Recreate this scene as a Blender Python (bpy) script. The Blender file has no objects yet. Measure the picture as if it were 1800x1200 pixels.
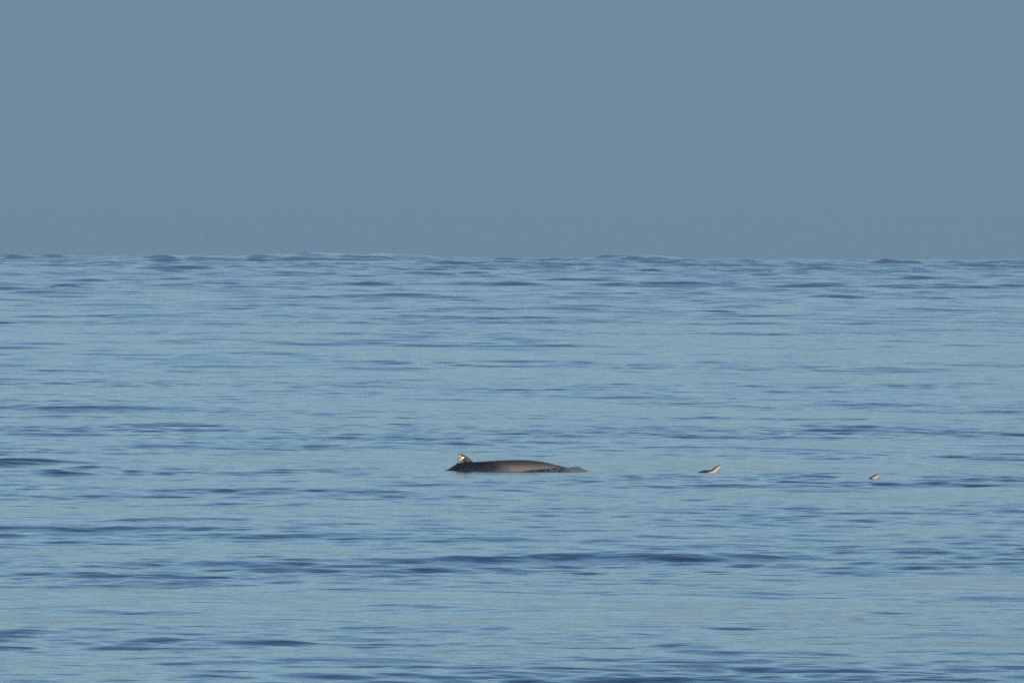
import bpy, bmesh, math, random
import numpy as np
from mathutils import Vector, Matrix, noise

SC = bpy.context.scene
C = SC.collection
rng = np.random.default_rng(11)

# ------------------------------------------------------------------ camera
PX = 5.0e-5            # radians per pixel of the 1800 px wide photograph (400 mm lens)
R_SEA = 8.0e5          # radius with which the sea surface falls away to the horizon
D_WHALE = 222.0
DIP = 3.44e-3
CAM_H = 4.90
for _ in range(8):
    DIP = math.sqrt(2 * CAM_H / R_SEA)
    CAM_H = D_WHALE * ((829 - 461.0) * PX + DIP - D_WHALE / (2 * R_SEA))
PITCH = -(DIP + (600 - 461.0) * PX)
ROLL = math.radians(0.26)
cam = bpy.data.cameras.new('camera')
cam.sensor_width = 36.0
cam.lens = 36.0 / (1800 * PX)
cam.clip_start = 1.0
cam.clip_end = 60000.0
cam_ob = bpy.data.objects.new('camera', cam)
C.objects.link(cam_ob)
M = Matrix.Translation((0, 0, CAM_H)) @ Matrix.Rotation(math.pi / 2 + PITCH, 4, 'X') @ Matrix.Rotation(ROLL, 4, 'Z')
cam_ob.matrix_world = M
SC.camera = cam_ob

# ------------------------------------------------------------------ sky and sun
SUN_EL, SUN_AZ = 13.0, 158.0          # azimuth clockwise from the view direction (+Y)
world = bpy.data.worlds.new('World')
SC.world = world
world.use_nodes = True
wn = world.node_tree
bg = wn.nodes['Background']
bg.inputs['Strength'].default_value = 0.15
sky = wn.nodes.new('ShaderNodeTexSky')
sky.sky_type = 'NISHITA'
sky.sun_disc = False
sky.sun_elevation = math.radians(SUN_EL)
sky.sun_rotation = math.radians(SUN_AZ)
sky.air_density = 1.0
sky.dust_density = 1.0
sky.ozone_density = 3.0
# grey blue marine haze lying along the whole horizon
tc = wn.nodes.new('ShaderNodeTexCoord')
sep = wn.nodes.new('ShaderNodeSeparateXYZ')
wn.links.new(tc.outputs['Generated'], sep.inputs[0])
mr = wn.nodes.new('ShaderNodeMapRange')
mr.interpolation_type = 'SMOOTHSTEP'
mr.inputs['From Min'].default_value = 0.020
mr.inputs['From Max'].default_value = 0.090
mr.inputs['To Min'].default_value = 1.0
mr.inputs['To Max'].default_value = 0.0
wn.links.new(sep.outputs['Z'], mr.inputs['Value'])
mix = wn.nodes.new('ShaderNodeMix')
mix.data_type = 'RGBA'
mix.inputs['B'].default_value = (1.115, 1.710, 2.28, 1.0)
for s_ in mix.inputs:
    if s_.type == 'RGBA' and s_.name == 'B':
        s_.default_value = (1.115, 1.710, 2.28, 1.0)
A_in = [s_ for s_ in mix.inputs if s_.type == 'RGBA' and s_.name == 'A'][0]
OUT = [s_ for s_ in mix.outputs if s_.type == 'RGBA'][0]
wn.links.new(mr.outputs['Result'], mix.inputs['Factor'])
tint = wn.nodes.new('ShaderNodeMix')
tint.data_type = 'RGBA'
tint.blend_type = 'MULTIPLY'
tint.inputs['Factor'].default_value = 1.0
tA = [s_ for s_ in tint.inputs if s_.type == 'RGBA' and s_.name == 'A'][0]
tB = [s_ for s_ in tint.inputs if s_.type == 'RGBA' and s_.name == 'B'][0]
tO = [s_ for s_ in tint.outputs if s_.type == 'RGBA'][0]
tB.default_value = (1.0, 1.04, 1.055, 1.0)
wn.links.new(sky.outputs[0], tA)
# mauve added to the haze above the view, to tint the water's reflections
up = wn.nodes.new('ShaderNodeMapRange')
up.interpolation_type = 'SMOOTHSTEP'
up.inputs['From Min'].default_value = 0.018
up.inputs['From Max'].default_value = 0.050
wn.links.new(sep.outputs['Z'], up.inputs['Value'])
hz = wn.nodes.new('ShaderNodeMix')
hz.data_type = 'RGBA'
hA = [s_ for s_ in hz.inputs if s_.type == 'RGBA' and s_.name == 'A'][0]
hB = [s_ for s_ in hz.inputs if s_.type == 'RGBA' and s_.name == 'B'][0]
hA.default_value = (1.115, 1.710, 2.28, 1.0)
hB.default_value = (1.40, 1.78, 2.36, 1.0)
wn.links.new(up.outputs['Result'], hz.inputs['Factor'])
wn.links.new([s_ for s_ in hz.outputs if s_.type == 'RGBA'][0], [s_ for s_ in mix.inputs if s_.type == 'RGBA' and s_.name == 'B'][0])
wn.links.new(tO, A_in)
wn.links.new(OUT, bg.inputs['Color'])

sun = bpy.data.lights.new('sun', 'SUN')
sun.energy = 4.0
sun.angle = math.radians(0.53)
sun.color = (1.0, 0.84, 0.66)
sun_ob = bpy.data.objects.new('sun', sun)
C.objects.link(sun_ob)
az, el = math.radians(SUN_AZ), math.radians(SUN_EL)
to_sun = Vector((math.sin(az) * math.cos(el), math.cos(az) * math.cos(el), math.sin(el)))
sun_ob.rotation_euler = to_sun.to_track_quat('Z', 'Y').to_euler()
sun_ob.location = (0, 0, 60)

SC.view_settings.view_transform = 'Standard'
SC.view_settings.look = 'None'
SC.view_settings.gamma = 1.0
SC.view_settings.use_curve_mapping = False
SC.view_settings.exposure = 0.0
SC.render.engine = 'CYCLES'
SC.cycles.use_denoising = False
SC.cycles.max_bounces = 6
SC.render.filter_size = 2.2

# ------------------------------------------------------------------ helpers
def at(px, py):
    """point of the mean sea surface under a pixel of the 1800x1200 photograph"""
    d = M.to_3x3() @ Vector(((px - 900) * PX, -(py - 600) * PX, -1.0))
    t = 100.0
    for _ in range(60):
        x, y, z = d.x * t, d.y * t, CAM_H + d.z * t
        f = z + (x * x + y * y) / (2 * R_SEA)
        df = d.z + (x * d.x + y * d.y) / R_SEA
        t -= f / df
    return d.x * t, d.y * t

def node(nt, kind, **kw):
    n = nt.nodes.new(kind)
    for k, v in kw.items():
        setattr(n, k, v)
    return n

def math_node(nt, op, a, b=None, clamp=False):
    n = nt.nodes.new('ShaderNodeMath')
    n.operation = op
    n.use_clamp = clamp
    for i, v in enumerate((a, b)):
        if v is None:
            continue
        if isinstance(v, (int, float)):
            n.inputs[i].default_value = v
        else:
            nt.links.new(v, n.inputs[i])
    return n.outputs[0]

def mix_rgb(nt, fac, a, b):
    n = nt.nodes.new('ShaderNodeMix')
    n.data_type = 'RGBA'
    ia = [s for s in n.inputs if s.type == 'RGBA' and s.name == 'A'][0]
    ib = [s for s in n.inputs if s.type == 'RGBA' and s.name == 'B'][0]
    if isinstance(fac, (int, float)):
        n.inputs['Factor'].default_value = fac
    else:
        nt.links.new(fac, n.inputs['Factor'])
    for v, i in ((a, ia), (b, ib)):
        if isinstance(v, tuple):
            i.default_value = v + (1.0,)
        else:
            nt.links.new(v, i)
    return [s for s in n.outputs if s.type == 'RGBA'][0]

# ------------------------------------------------------------------ the waves
def waves(n, lmin, lmax, slope, spread, seed, dirs=(0.0,)):
    """n sine waves; 'slope' is the rms slope of the band; headings about +-Y"""
    r = np.random.default_rng(seed)
    lam = np.exp(r.uniform(math.log(lmin), math.log(lmax), n))
    th = math.pi / 2 + np.array([dirs[i % len(dirs)] for i in range(n)]) + r.normal(0, spread, n)
    k = 2 * math.pi / lam
    a = slope * math.sqrt(2.0 / n) / k * r.uniform(0.6, 1.4, n)
    return np.stack([k * np.cos(th), k * np.sin(th), a, r.uniform(0, 2 * math.pi, n), lam], 1)

SEA_W = waves(46, 2.2, 14, 0.027, 0.34, 8, (0.12, -0.2))
CHOP = waves(60, 0.75, 2.6, 0.034, 0.20, 21, (0.3, -0.25, 0.05))
FAR_SEA = waves(56, 2.3, 9, 0.068, 0.85, 52)
RIPPLE = waves(70, 0.30, 0.9, 0.042, 0.22, 33, (0.5, -0.45, 0.1))
GUST = waves(10, 14, 70, 0.5, 0.9, 44)

WX, WY = at(900, 826.5)                      # the big whale
S1 = D_WHALE * PX                          # metres per photograph pixel there
# the swell whose level is nearest to the mean where the whales lie
def swell_at(b, p):
    return sum(a * math.sin(kx * p[0] + ky * p[1] + ph) for kx, ky, a, ph, lam in b)
SWELL = min((waves(14, 28, 90, 0.009, 0.22, q) for q in range(400)),
            key=lambda b: sum(abs(swell_at(b, at(*p))) for p in ((820, 829), (900, 829), (980, 829), (1250, 830), (1540, 841), (1267, 850), (600, 850), (1000, 860))))
calm_spots = []                            # (x, y, rx, ry, keep)
packets = []                               # (x, y, half length, half width, height, slant)

def band(b, x, y, dy, damp=None):
    z = np.zeros_like(x)
    for kx, ky, a, ph, lam in b:
        w = np.clip((lam / dy - 2.2) / 1.4, 0, 1)
        if not np.any(w):
            continue
        z += (a * w) * np.sin(kx * x + ky * y + ph)
    return z

def height(x, y, dy):
    x = x.astype(np.float32); y = y.astype(np.float32)
    far = np.clip((y - 600) / 900, 0, 2.0)
    z = band(SWELL, x, y, dy) * (1 + 2.6 * far)
    g = np.zeros_like(x)
    for kx, ky, a, ph, lam in GUST:
        g += np.sin(kx * x + ky * y + ph)
    g = np.clip(0.95 + 0.22 * g, 0.35, 1.9)
    s = band(SEA_W, x, y, dy) * np.clip(0.85 + (y - 350) / 900, 0.85, 1.7)
    c = band(CHOP, x, y, dy)
    r = band(RIPPLE, x, y, dy)
    s = s + 2.2 * s * s                    # sharper crests, flatter troughs
    c = c + 6.0 * c * c
    keep = np.ones_like(x)
    for cx, cy, rx, ry, kp in calm_spots:
        keep = keep * (1 - (1 - kp) * np.exp(-(((x - cx) / rx) ** 2 + ((y - cy) / ry) ** 2) ** 2))
    z = z + keep * (s + g * (c + r))
    fs = band(FAR_SEA, x, y, dy) * np.clip((y - 400) / 850, 0, 1.85)
    z = z + g * (fs + 1.2 * fs * fs)
    for cx, cy, lx, ly, h, sl in packets:
        u = (x - cx) / lx
        v = (y - cy - sl * (x - cx)) / ly
        m = (np.abs(u) < 3) & (np.abs(v) < 4)
        if m.any():
            # steep towards the camera, gentle behind
            vv = np.where(v < 0, v, v * 0.55)
            z = z + np.where(m, h * np.exp(-u * u - vv * vv), 0)
    return z - (x.astype(np.float64) ** 2 + y.astype(np.float64) ** 2) / (2 * R_SEA)

def add_calm(px, py, rx, ry, kp):
    x, y = at(px, py)
    calm_spots.append((x, y, rx, ry, kp))

def add_packet(px, py, half_px, depth, h, slant=0.0):
    x, y = at(px, py)
    packets.append((x, y, half_px * PX * math.hypot(x, y), depth, h * (0.85 if y < 900 else 1.0), slant))

add_calm(905, 829, 2.6, 4.5, 0.22)
add_calm(811, 836, 0.45, 3.0, 0.35)
add_calm(1250, 829, 0.8, 3.5, 0.3)
add_calm(1540, 841, 0.8, 3.5, 0.3)
# dark ripples of the swirl at the left edge
for p in ((45, 808, 100, 0.24, 0.095, 0.2), (135, 812, 62, 0.20, 0.075, -0.8), (10, 817, 75, 0.26, 0.095, 0.7),
          (25, 833, 42, 0.15, 0.060, 0.4), (112, 837, 46, 0.12, 0.050, 0.2), (160, 820.5, 55, 0.20, 0.070, 0.7),
          (85, 827, 65, 0.22, 0.055, 0.8), (188, 832, 40, 0.20, 0.026, 1.2), (225, 829, 42, 0.20, 0.026, 1.4), (290, 836, 55, 0.2, 0.045, 1.1)):
    add_packet(*p)
# the broad low waves that stand out in the photograph
for p in ((560, 466, 230, 38, 1.70, 0.0), (720, 466, 90, 34, 0.70, 0.1), (1110, 467, 110, 34, 1.40, 0.0), (1450, 469, 160, 30, 0.8, 0.0)):
    add_packet(*p)                         # swells that stand up on the skyline
for p in ((1255, 981, 125, 0.6, 0.050, 0.1), (1320, 1010, 95, 0.4, 0.03, 0.0), (270, 1064, 190, 0.5, 0.055, -0.4),
          (470, 738, 150, 0.9, 0.10, 0.0), (1630, 693, 140, 1.1, 0.11, -0.2), (1330, 538, 70, 2.2, 0.22, 0.0),
          (350, 588, 60, 1.6, 0.17, 0.0), (890, 601, 45, 1.5, 0.15, 0.0), (490, 882, 110, 0.5, 0.05, 0.6),
          (250, 915, 90, 0.45, 0.04, 0.5), (590, 688, 60, 0.8, 0.07, 0.3), (1720, 1115, 170, 0.5, 0.06, 0.0),
          (720, 1060, 160, 0.4, 0.05, -0.3), (1570, 956, 60, 0.4, 0.045, 0.0), (1730, 890, 80, 0.5, 0.05, 0.0),
          (800, 490, 40, 3.5, 0.30, 0.0), (1210, 487, 45, 3.5, 0.32, 0.0), (1550, 649, 60, 1.0, 0.09, 0.0),
          (1110, 850, 80, 0.4, 0.03, -0.3), (1380, 888, 130, 0.4, 0.035, 0.1), (690, 842, 40, 0.35, 0.03, 0.0)):
    add_packet(*p)

# ------------------------------------------------------------------ water material
def water_material(name, foam=0.0):
    m = bpy.data.materials.new(name)
    m.use_nodes = True
    nt = m.node_tree
    b = nt.nodes['Principled BSDF']
    b.inputs['IOR'].default_value = 1.333
    b.inputs['Roughness'].default_value = 0.13
    b.inputs['Base Color'].default_value = (0.012, 0.040, 0.085, 1)
    geo = node(nt, 'ShaderNodeNewGeometry')
    mp = node(nt, 'ShaderNodeMapping')
    mp.inputs['Scale'].default_value = (2.2, 4.5, 1.0)
    nt.links.new(geo.outputs['Position'], mp.inputs['Vector'])
    n1 = node(nt, 'ShaderNodeTexNoise')
    n1.inputs['Scale'].default_value = 1.0
    n1.inputs['Detail'].default_value = 3.0
    n1.inputs['Roughness'].default_value = 0.55
    nt.links.new(mp.outputs[0], n1.inputs['Vector'])
    bump = node(nt, 'ShaderNodeBump')
    bump.inputs['Strength'].default_value = 1.0
    bump.inputs['Distance'].default_value = 0.016
    nt.links.new(n1.outputs['Fac'], bump.inputs['Height'])
    # longer threads, drawn out across the view, crossing each other at a slant
    mp2 = node(nt, 'ShaderNodeMapping')
    mp2.inputs['Scale'].default_value = (0.75, 1.7, 1.0)
    mp2.inputs['Rotation'].default_value = (0, 0, 0.35)
    nt.links.new(geo.outputs['Position'], mp2.inputs['Vector'])
    n4 = node(nt, 'ShaderNodeTexNoise')
    n4.inputs['Scale'].default_value = 1.0
    n4.inputs['Detail'].default_value = 2.0
    n4.inputs['Distortion'].default_value = 0.6
    nt.links.new(mp2.outputs[0], n4.inputs['Vector'])
    bump2 = node(nt, 'ShaderNodeBump')
    bump2.inputs['Distance'].default_value = 0.045
    nt.links.new(n4.outputs['Fac'], bump2.inputs['Height'])
    nt.links.new(bump.outputs[0], bump2.inputs['Normal'])
    nt.links.new(bump2.outputs[0], b.inputs['Normal'])
    if foam:
        n2 = node(nt, 'ShaderNodeTexNoise')
        n2.inputs['Scale'].default_value = 26.0
        n2.inputs['Detail'].default_value = 5.0
        nt.links.new(geo.outputs['Position'], n2.inputs['Vector'])
        f = math_node(nt, 'MULTIPLY', math_node(nt, 'SUBTRACT', n2.outputs['Fac'], 0.48, True), foam, True)
        # thin water streaming over the pale beak at the right end
        tcb = node(nt, 'ShaderNodeTexCoord')
        sb = node(nt, 'ShaderNodeSeparateXYZ')
        nt.links.new(tcb.outputs['Object'], sb.inputs[0])
        over = node(nt, 'ShaderNodeMapRange')
        over.inputs['From Min'].default_value = (985 - 900) * S1
        over.inputs['From Max'].default_value = (1006 - 900) * S1
        nt.links.new(sb.outputs[0], over.inputs['Value'])
        deep = mix_rgb(nt, over.outputs['Result'], (0.012, 0.020, 0.032), (0.080, 0.098, 0.125))
        nt.links.new(mix_rgb(nt, f, deep, (0.40, 0.42, 0.45)), b.inputs['Base Color'])
        r = math_node(nt, 'ADD', math_node(nt, 'MULTIPLY', f, 0.4), 0.2)
        nt.links.new(r, b.inputs['Roughness'])
    return m

WATER = water_material('sea_water')

# ------------------------------------------------------------------ the sea, one sheet
def build_sea():
    near = [-1500, -700, -300, -60, -10, 10, 30, 55, 75, 90, 100, 106]
    y = 110.0
    while y < 500:
        near.append(y)
        y += 0.097 if y < 245 else 0.097 * (y / 245) ** 1.72
    far = []
    while y < 3500:
        far.append(y)
        y += 0.155 * (y / 500) ** 1.5
    far += [3550, 3650, 3800]
    core = np.linspace(-0.0515, 0.0515, 275)
    outer = np.array([0.056, 0.064, 0.08, 0.11, 0.16, 0.25, 0.4, 0.65, 1.0])
    rows = np.array(near + far)
    dyr = np.gradient(rows)
    cos, quads, tris = [], [], []
    base, last = 0, None
    for part, kk in ((slice(0, len(near)), core), (slice(len(near), len(rows)), core[::2])):
        k = np.concatenate([-outer[::-1], kk, outer])
        yy, dd = rows[part], dyr[part]
        X = np.maximum(np.abs(yy), 100.0)[:, None] * k[None, :]
        X = np.concatenate([np.full((len(yy), 1), -4000.0), X, np.full((len(yy), 1), 4000.0)], 1)
        Y = np.repeat(yy[:, None], X.shape[1], 1)
        nr, ncol = X.shape
        Z = np.empty_like(X)
        for i0 in range(0, nr, 256):
            i1 = min(nr, i0 + 256)
            Z[i0:i1] = height(X[i0:i1], Y[i0:i1], dd[i0:i1, None].astype(np.float32))
        cos.append(np.stack([X, Y, Z], 2).reshape(-1, 3))
        i = base + np.arange(nr - 1)[:, None] * ncol + np.arange(ncol - 1)[None, :]
        quads.append(np.stack([i, i + 1, i + ncol + 1, i + ncol], 2).reshape(-1, 4))
        no = len(outer) + 1
        if last is not None:                    # stitch the fine row to the coarse one
            for c in range(ncol - 1):
                lo = c if c < no else (no + (c - no) * 2 if c - no < len(kk) else c + len(core) - len(kk))
                n = 2 if no <= c < no + len(kk) - 1 else 1
                if n == 1:
                    tris += [(last + lo, last + lo + 1, base + c + 1), (last + lo, base + c + 1, base + c)]
                else:
                    tris += [(last + lo, last + lo + 1, base + c), (last + lo + 1, base + c + 1, base + c),
                             (last + lo + 1, last + lo + 2, base + c + 1)]
        last = base + (nr - 1) * ncol
        base += nr * ncol
    co = np.concatenate(cos).astype(np.float32)
    q = np.concatenate(quads).astype(np.int32)
    t = np.array(tris, dtype=np.int32)
    idx = np.concatenate([q.ravel(), t.ravel()])
    tot = np.concatenate([np.full(len(q), 4), np.full(len(t), 3)]).astype(np.int32)
    start = np.concatenate([[0], np.cumsum(tot)[:-1]]).astype(np.int32)
    me = bpy.data.meshes.new('sea')
    me.vertices.add(len(co)); me.vertices.foreach_set('co', co.ravel())
    me.loops.add(len(idx)); me.loops.foreach_set('vertex_index', idx)
    me.polygons.add(len(tot))
    me.polygons.foreach_set('loop_start', start)
    me.polygons.foreach_set('loop_total', tot)
    me.polygons.foreach_set('use_smooth', np.ones(len(tot), dtype=bool))
    me.update(calc_edges=True)
    me.validate()
    me.materials.append(WATER)
    o = bpy.data.objects.new('sea', me)
    C.objects.link(o)
    o['kind'] = 'structure'
    return o

build_sea()

def sea_z(x, y):
    return float(height(np.array([x]), np.array([y]), np.array([0.092], dtype=np.float32))[0])

# ------------------------------------------------------------------ the air over the water
def haze_box():
    lo = (-4200.0, -1700.0, -(4000.0 ** 2 + 3800.0 ** 2) / (2 * R_SEA) - 3.0)
    hi = (4200.0, 4000.0, 6.6)
    v = [(x, y, z) for z in (lo[2], hi[2]) for y in (lo[1], hi[1]) for x in (lo[0], hi[0])]
    f = [(0, 2, 3, 1), (4, 5, 7, 6), (0, 1, 5, 4), (2, 6, 7, 3), (0, 4, 6, 2), (1, 3, 7, 5)]
    me = bpy.data.meshes.new('haze')
    me.from_pydata(v, [], f)
    m = bpy.data.materials.new('haze')
    m.use_nodes = True
    nt = m.node_tree
    nt.nodes.clear()
    o_ = nt.nodes.new('ShaderNodeOutputMaterial')
    p = nt.nodes.new('ShaderNodeVolumePrincipled')
    p.inputs['Color'].default_value = (0.62, 0.82, 1.0, 1)
    p.inputs['Density'].default_value = 2.2e-4
    p.inputs['Anisotropy'].default_value = 0.3
    nt.links.new(p.outputs[0], o_.inputs['Volume'])
    me.materials.append(m)
    o = bpy.data.objects.new('haze', me)
    C.objects.link(o)
    o['kind'] = 'stuff'
haze_box()

# ------------------------------------------------------------------ the whales
def interp(tab, x):
    xs = [t[0] for t in tab]
    return [float(np.interp(x, xs, [t[j] for t in tab])) for j in range(1, len(tab[0]))]

def smooth_tab(tab, n):
    """Catmull-Rom resampling of a table by its first column"""
    T = np.array(tab, float)
    xs = np.linspace(T[0, 0], T[-1, 0], n)
    out = []
    for x in xs:
        i = int(np.clip(np.searchsorted(T[:, 0], x) - 1, 0, len(T) - 2))
        p1, p2 = T[i], T[i + 1]
        p0 = T[max(i - 1, 0)]; p3 = T[min(i + 2, len(T) - 1)]
        h = p2[0] - p1[0]
        m1 = (p2 - p0) / max(p2[0] - p0[0], 1e-6)
        m2 = (p3 - p1) / max(p3[0] - p1[0], 1e-6)
        t = (x - p1[0]) / h
        v = ((2 * t**3 - 3 * t**2 + 1) * p1 + (t**3 - 2 * t**2 + t) * h * m1 + (-2 * t**3 + 3 * t**2) * p2 + (t**3 - t**2) * h * m2)
        v[0] = x
        out.append(v)
    return out

def loft(bm, rings):
    vs = [[bm.verts.new(p) for p in ring] for ring in rings]
    n = len(vs[0])
    for a, b in zip(vs, vs[1:]):
        for i in range(n):
            bm.faces.new((a[i], a[(i + 1) % n], b[(i + 1) % n], b[i]))
    bm.faces.new(vs[0][::-1]); bm.faces.new(vs[-1])

def lens_ring(le, te, thick, place, n=20):
    """blade section between trailing edge te and leading edge le; place(u, side) -> Vector"""
    ring = []
    for i in range(n):
        a = 2 * math.pi * i / n
        u = 0.5 - 0.5 * math.cos(a)                 # 0 leading .. 1 trailing
        w = math.sin(a) * thick * (1.35 * (1 - u) ** 0.5 + 0.15) * 0.75
        ring.append(place(le + (te - le) * u, w))
    return ring

def make_whale(name, spine, fin, mat, voxel):
    """spine: rows (s, x, z of the back line, pitch, up, down, half width); s runs from tail to beak"""
    bm = bmesh.new()
    rings = []
    for s, x, ztop, pitch, hu, hd, hw in spine:
        cp, sp = math.cos(pitch), math.sin(pitch)
        ring = []
        for i in range(28):
            a = 2 * math.pi * i / 28
            c_, s_ = math.cos(a), math.sin(a)
            w = math.copysign(abs(c_) ** 0.92, c_) * hw
            h = (s_ * hu if s_ > 0 else s_ * hd) - hu
            ring.append(Vector((x - sp * h, w, ztop + cp * h)))
        rings.append(ring)
    loft(bm, rings)
    # flukes and flippers, below the water
    s, x, ztop, pitch, hu, hd, hw = spine[0]
    zc = ztop - hu
    for sd in (-1, 1):
        rr = []
        for t in (-0.12, 0.0, 0.25, 0.5, 0.75, 0.92, 1.0):
            sp_ = max(t, 0) * 0.55
            chord = 0.34 * (1 - 0.86 * max(t, 0) ** 1.6)
            le = x + 0.26 - sp_ * 0.62
            rr.append(lens_ring(le, le - chord, 0.03 * (1 - 0.75 * max(t, 0)), lambda u, w, yy=t * 0.55 * sd: Vector((u, yy, zc + w))))
        loft(bm, rr)
    i = int(len(spine) * 0.74)
    s, x, ztop, pitch, hu, hd, hw = spine[i]
    for sd in (-1, 1):
        rr = []
        for t in (0.0, 0.3, 0.6, 0.85, 1.0):
            le = x - 0.25 * t
            yy = sd * (hw * 0.7 + 0.34 * t)
            rr.append(lens_ring(le, le - 0.15 * (1 - 0.75 * t), 0.02 * (1 - 0.6 * t),
                                lambda u, w, yy=yy, zz=ztop - hu - hd * 0.6 - 0.14 * t: Vector((u, yy, zz + w))))
        loft(bm, rr)
    rr = []
    for z, le, te, th in fin:
        rr.append(lens_ring(le, te, th, lambda u, w, zz=z: Vector((u, w, zz))))
    loft(bm, rr)
    bmesh.ops.recalc_face_normals(bm, faces=bm.faces)
    me = bpy.data.meshes.new(name + '_rough')
    bm.to_mesh(me); bm.free()
    tmp = bpy.data.objects.new(name + '_rough', me)
    C.objects.link(tmp)
    rm = tmp.modifiers.new('r', 'REMESH'); rm.mode = 'VOXEL'; rm.voxel_size = voxel; rm.use_smooth_shade = True
    sm = tmp.modifiers.new('s', 'SMOOTH'); sm.factor = 0.5; sm.iterations = 3
    dg = bpy.context.evaluated_depsgraph_get()
    dg.update()
    out = bpy.data.meshes.new_from_object(tmp.evaluated_get(dg))
    out.name = name
    bpy.data.objects.remove(tmp); bpy.data.meshes.remove(me)
    out.materials.clear(); out.materials.append(mat)
    out.polygons.foreach_set('use_smooth', np.ones(len(out.polygons), dtype=bool))
    o = bpy.data.objects.new(name, out)
    C.objects.link(o)
    return o

def X(px): return (px - 900) * S1
def Zp(py): return (828.5 - py) * S1

def skin_base(name):
    m = bpy.data.materials.new(name)
    m.use_nodes = True
    nt = m.node_tree
    b = nt.nodes['Principled BSDF']
    b.inputs['Roughness'].default_value = 0.46
    b.inputs['IOR'].default_value = 1.36
    tcn = node(nt, 'ShaderNodeTexCoord')
    sp = node(nt, 'ShaderNodeSeparateXYZ')
    nt.links.new(tcn.outputs['Object'], sp.inputs[0])
    nz = node(nt, 'ShaderNodeTexNoise')
    nz.inputs['Scale'].default_value = 9.0
    nz.inputs['Detail'].default_value = 6.0
    nt.links.new(tcn.outputs['Object'], nz.inputs['Vector'])
    return m, nt, b, tcn, sp, nz

def ramp(nt, v, a, b):
    n = node(nt, 'ShaderNodeMapRange', interpolation_type='SMOOTHSTEP')
    n.inputs['From Min'].default_value = a
    n.inputs['From Max'].default_value = b
    nt.links.new(v, n.inputs['Value'])
    return n.outputs['Result']

def whale_skin():
    m, nt, b, tcn, sp, nz = skin_base('whale_skin')
    x, y, z = sp.outputs
    wob = math_node(nt, 'MULTIPLY', math_node(nt, 'SUBTRACT', nz.outputs['Fac'], 0.5), 0.5)
    xw = math_node(nt, 'ADD', x, wob)
    zw = math_node(nt, 'ADD', z, math_node(nt, 'MULTIPLY', wob, 0.12))
    # slate tail stock, brown forward back, tan flank
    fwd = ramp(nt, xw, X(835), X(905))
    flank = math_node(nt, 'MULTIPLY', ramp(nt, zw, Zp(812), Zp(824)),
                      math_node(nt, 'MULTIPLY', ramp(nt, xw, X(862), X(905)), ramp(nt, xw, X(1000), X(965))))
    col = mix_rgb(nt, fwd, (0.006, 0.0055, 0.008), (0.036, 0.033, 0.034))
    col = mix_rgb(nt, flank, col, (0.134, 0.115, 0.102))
    # fin: mottled brown, sun glints on the wet skin painted as pale patches
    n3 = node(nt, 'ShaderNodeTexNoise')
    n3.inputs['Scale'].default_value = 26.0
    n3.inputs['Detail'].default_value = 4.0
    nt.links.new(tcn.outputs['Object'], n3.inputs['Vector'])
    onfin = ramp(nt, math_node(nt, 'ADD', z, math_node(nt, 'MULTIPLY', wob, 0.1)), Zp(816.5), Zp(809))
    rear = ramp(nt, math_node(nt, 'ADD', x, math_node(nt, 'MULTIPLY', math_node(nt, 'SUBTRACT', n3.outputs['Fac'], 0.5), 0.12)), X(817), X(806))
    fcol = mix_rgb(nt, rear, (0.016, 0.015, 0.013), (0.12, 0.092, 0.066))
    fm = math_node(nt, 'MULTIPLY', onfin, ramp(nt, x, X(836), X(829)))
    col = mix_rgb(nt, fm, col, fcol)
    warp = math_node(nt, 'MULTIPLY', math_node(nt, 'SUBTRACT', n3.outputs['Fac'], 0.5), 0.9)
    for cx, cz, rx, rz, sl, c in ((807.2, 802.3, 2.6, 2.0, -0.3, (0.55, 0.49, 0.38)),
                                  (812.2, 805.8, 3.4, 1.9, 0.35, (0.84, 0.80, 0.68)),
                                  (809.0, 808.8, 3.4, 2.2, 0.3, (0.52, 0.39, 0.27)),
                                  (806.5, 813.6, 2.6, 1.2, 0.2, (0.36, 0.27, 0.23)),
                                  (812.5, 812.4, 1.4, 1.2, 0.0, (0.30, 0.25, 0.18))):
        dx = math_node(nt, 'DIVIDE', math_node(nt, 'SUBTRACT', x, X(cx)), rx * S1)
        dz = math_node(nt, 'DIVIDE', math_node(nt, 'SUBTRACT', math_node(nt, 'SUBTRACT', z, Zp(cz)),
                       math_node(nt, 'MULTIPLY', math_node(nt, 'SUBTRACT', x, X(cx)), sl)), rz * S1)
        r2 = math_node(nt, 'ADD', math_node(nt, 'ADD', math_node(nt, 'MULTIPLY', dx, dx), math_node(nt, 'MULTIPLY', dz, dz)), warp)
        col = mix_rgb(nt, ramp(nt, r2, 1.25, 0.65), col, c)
    sc_ = math_node(nt, 'ADD', math_node(nt, 'MULTIPLY', nz.outputs['Fac'], 0.5), 0.75)
    hsv = node(nt, 'ShaderNodeHueSaturation')
    nt.links.new(col, hsv.inputs['Color']); nt.links.new(sc_, hsv.inputs['Value'])
    nt.links.new(hsv.outputs[0], b.inputs['Base Color'])
    return m

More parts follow.
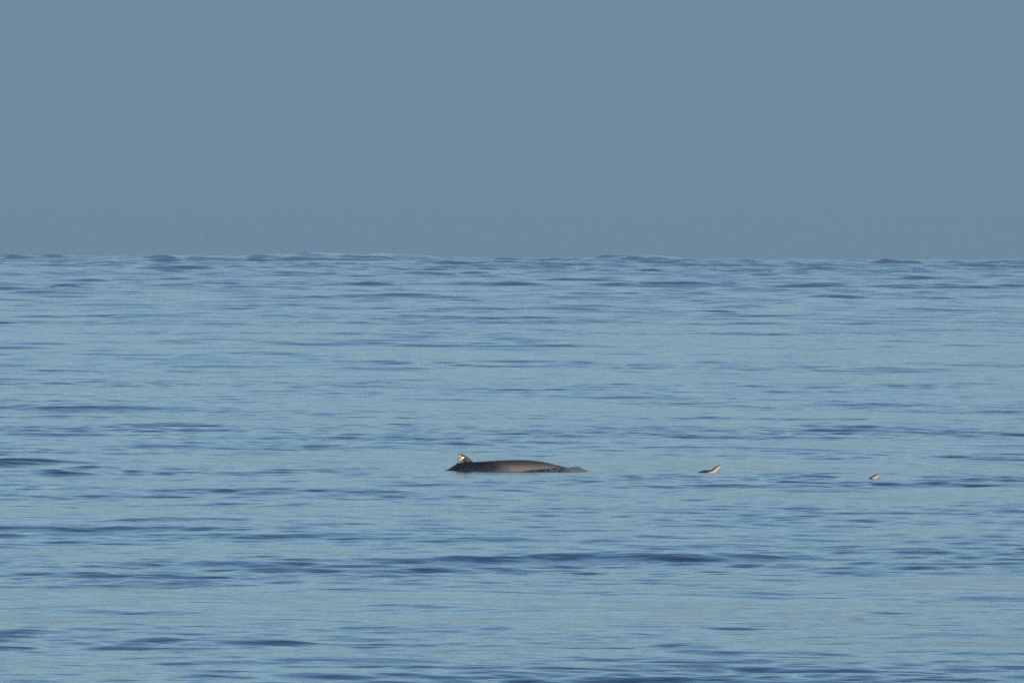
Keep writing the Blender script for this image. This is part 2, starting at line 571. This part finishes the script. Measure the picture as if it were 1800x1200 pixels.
# --- whale 1: long low back with the fin
# s, ztop(px), up, down, half width
back = [(610, 868, .035, .03, .05), (700, 846, .09, .09, .07), (765, 834, .14, .16, .11), (786, 826.2, .17, .2, .14), (800, 819.5, .19, .22, .165),
        (812, 815.0, .21, .25, .185), (830, 813.0, .24, .28, .22), (860, 811.0, .30, .33, .28), (890, 809.3, .33, .36, .33),
        (920, 808.8, .34, .36, .34), (945, 810.6, .32, .33, .31), (965, 814.0, .27, .28, .26), (985, 819.0, .21, .22, .20),
        (1000, 822.6, .15, .16, .145), (1010, 826.5, .09, .10, .09), (1020, 829.0, .05, .06, .06), (1036, 831.0, .04, .045, .045), (1050, 833.0, .015, .015, .02)]
sp1 = []
rowsb = smooth_tab(back, 90)
for i, r in enumerate(rowsb):
    a, c_ = rowsb[max(i - 1, 0)], rowsb[min(i + 1, len(rowsb) - 1)]
    pitch = math.atan2(Zp(c_[1]) - Zp(a[1]), X(c_[0]) - X(a[0])) * 0.7
    sp1.append((r[0], X(r[0]), Zp(r[1]), pitch, max(r[2], .01), max(r[3], .01), max(r[4], .012)))
fin1 = [(Zp(py), X(le), X(te), th) for py, le, te, th in (
    (822, 840, 792, .050), (818, 837, 799, .045), (814, 832, 803.5, .036), (811, 829, 804.8, .032), (808, 826, 805.5, .028),
    (805, 822.3, 805.7, .025), (802.5, 818.8, 805.2, .022), (800.5, 815.6, 804.2, .018), (799, 812.8, 803.2, .014), (798.1, 809, 803, .010))]
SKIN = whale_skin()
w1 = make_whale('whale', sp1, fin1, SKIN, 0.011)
w1.location = (WX, WY, sea_z(WX, WY))
w1['label'] = 'long dark brown whale back with a small hooked dorsal fin marked by white patches'
w1['category'] = 'whale'
w1['group'] = 'whales surfacing in a row'

# --- the two others: only the raised beak breaks the surface
def beak_skin():
    m, nt, b, tcn, sp, nz = skin_base('beak_skin')
    at_ = node(nt, 'ShaderNodeAttribute', attribute_name='pale')
    f = math_node(nt, 'ADD', at_.outputs['Fac'], math_node(nt, 'MULTIPLY', math_node(nt, 'SUBTRACT', nz.outputs['Fac'], 0.5), 0.35))
    f = ramp(nt, f, 0.35, 0.65)
    col = mix_rgb(nt, f, (0.020, 0.018, 0.022), (0.34, 0.305, 0.272))
    nt.links.new(col, b.inputs['Base Color'])
    b.inputs['Roughness'].default_value = 0.45
    return m

BEAK = beak_skin()

def beak_whale(name, tip_h, ang, lift, bend):
    """head tipped up by ang at the beak, spine easing level behind it; tip_h = height of the tip over the water"""
    # distance back from the tip, up, down, half width
    prof = [(0.0, .022, .022, .024), (0.03, .040, .038, .042), (.10, .050, .052, .052), (.20, .060, .072, .065), (.28, .074, .085, .08),
            (.36, .078, .10, .10), (.46, .088, .13, .12), (.62, .14, .18, .17), (.9, .27, .28, .28), (1.3, .33, .35, .34),
            (1.8, .33, .36, .34), (2.3, .27, .30, .26), (2.8, .20, .22, .17), (3.3, .12, .13, .09), (3.8, .06, .06, .05), (4.1, .03, .03, .04)]
    prof = smooth_tab(prof, 100)
    x, z = 0.0, tip_h
    sp = []
    prev = 0.0
    for r in prof:
        s = r[0]
        p = float(np.interp(s, (0.20, 0.31, 0.38, 0.48, 1.1, 2.1), (ang, lift, lift, bend, bend, 0.0)))
        ds = s - prev; prev = s
        x -= ds * math.cos(p); z -= ds * math.sin(p)
        sp.append((s, x, z, p, max(r[1], .01), max(r[2], .01), max(r[3], .01)))
    # rows hold a centre line here; turn it into the back line
    rows = [(s, xx - math.sin(p) * u, zz + math.cos(p) * u, p, u, dn, w) for s, xx, zz, p, u, dn, w in sp][::-1]
    k = min(range(len(rows)), key=lambda i: abs(rows[i][0] - 2.55))
    xb, zb = rows[k][1], rows[k][2]
    fin = [(zb + dz, xb + a, xb - b_, th) for dz, a, b_, th in ((-.06, .17, .15, .045), (0, .13, .10, .035), (.1, .03, .12, .025), (.17, -.05, .15, .012))]
    o = make_whale(name, rows, fin, BEAK, 0.011)
    # pale lower jaw and beak sides, dark upper ridge and head
    me = o.data
    n = len(me.vertices)
    co = np.empty(n * 3, np.float32); me.vertices.foreach_get('co', co); co = co.reshape(-1, 3)
    cx = np.array([q[1] for q in sp])[::-1]; cz = np.array([q[2] for q in sp])[::-1]; cs = np.array([q[0] for q in sp])[::-1]
    d2 = (co[:, 0:1] - cx[None, :]) ** 2 + (co[:, 2:3] - cz[None, :]) ** 2
    j = d2.argmin(1)
    s = cs[j]
    pj = np.array([q[3] for q in sp])[::-1][j]
    up = -np.sin(pj) * (co[:, 0] - cx[j]) + np.cos(pj) * (co[:, 2] - cz[j])
    hu = np.array([q[4] for q in sp])[::-1][j]
    pale = np.clip(0.5 - (up / hu - 0.52) * 2.2, 0, 1) * np.clip((0.36 - s) / 0.10, 0, 1)
    at_ = me.attributes.new('pale', 'FLOAT', 'POINT')
    at_.data.foreach_set('value', pale.astype(np.float32))
    return o

w2 = beak_whale('whale', 0.145, math.radians(41), math.radians(6), math.radians(36))
x2, y2 = at(1267, 830)
w2.location = (x2, y2, sea_z(x2, y2))
w2['label'] = 'pale tan beak of a whale tilted up, its dark wet head just behind'
w2['category'] = 'whale'
w2['group'] = 'whales surfacing in a row'
w3 = beak_whale('whale', 0.064, math.radians(33), math.radians(30), math.radians(30))
x3, y3 = at(1545, 841)
w3.location = (x3, y3, sea_z(x3, y3))
w3['label'] = 'smallest pale tan beak tip barely poking out of the water, farthest right whale'
w3['category'] = 'whale'
w3['group'] = 'whales surfacing in a row'

# ------------------------------------------------------------------ the wave the big whale pushes up at its head
def bow_wave():
    x0, x1, y0, y1 = X(895), X(1045), -1.25, 0.55
    nx, ny = 190, 150
    xs = np.linspace(x0, x1, nx); ys = np.linspace(y0, y1, ny)
    XX, YY = np.meshgrid(xs, ys)
    z = np.full_like(XX, -0.035)
    def ridge(ax, ay, bx, by, ha, hb, wid, back):
        nonlocal z
        dx, dy = bx - ax, by - ay
        t = np.clip(((XX - ax) * dx + (YY - ay) * dy) / (dx * dx + dy * dy), 0, 1)
        ds = np.hypot(XX - ax - t * dx, YY - ay - t * dy)
        front = (YY - ay - t * dy) < 0
        w = np.where(front, wid, back)
        h = ha + (hb - ha) * t
        z = np.maximum(z, -0.035 + (h + 0.035) * np.exp(-(ds / w) ** 2))
    ridge(X(912), -0.60, X(945), -0.60, 0.0, 0.050, 0.050, 0.16)
    ridge(X(945), -0.60, X(985), -0.46, 0.050, 0.075, 0.055, 0.2)
    ridge(X(985), -0.46, X(1003), -0.34, 0.075, 0.060, 0.07, 0.2)
    ridge(X(992), -0.30, X(1011), -0.10, 0.060, 0.086, 0.17, 0.26)
    ridge(X(1011), -0.10, X(1016), -0.06, 0.086, 0.080, 0.13, 0.2)
    nzv = np.array([noise.fractal(Vector((a * 7, b * 9, 0.3)), 0.9, 2.0, 3) for a, b in zip(XX.ravel(), YY.ravel())]).reshape(XX.shape)
    z = z + 0.005 * nzv * np.clip((z + 0.03) / 0.05, 0, 1)
    me = bpy.data.meshes.new('bow_wave')
    v = np.stack([XX, YY, z], 2).reshape(-1, 3)
    f = [(j * nx + i, j * nx + i + 1, (j + 1) * nx + i + 1, (j + 1) * nx + i) for j in range(ny - 1) for i in range(nx - 1)]
    me.from_pydata(v.tolist(), [], f)
    me.polygons.foreach_set('use_smooth', np.ones(len(f), dtype=bool))
    me.materials.append(water_material('bow_water', foam=1.2))
    o = bpy.data.objects.new('bow_wave', me)
    C.objects.link(o)
    o.location = w1.location
    o['kind'] = 'structure'
bow_wave()
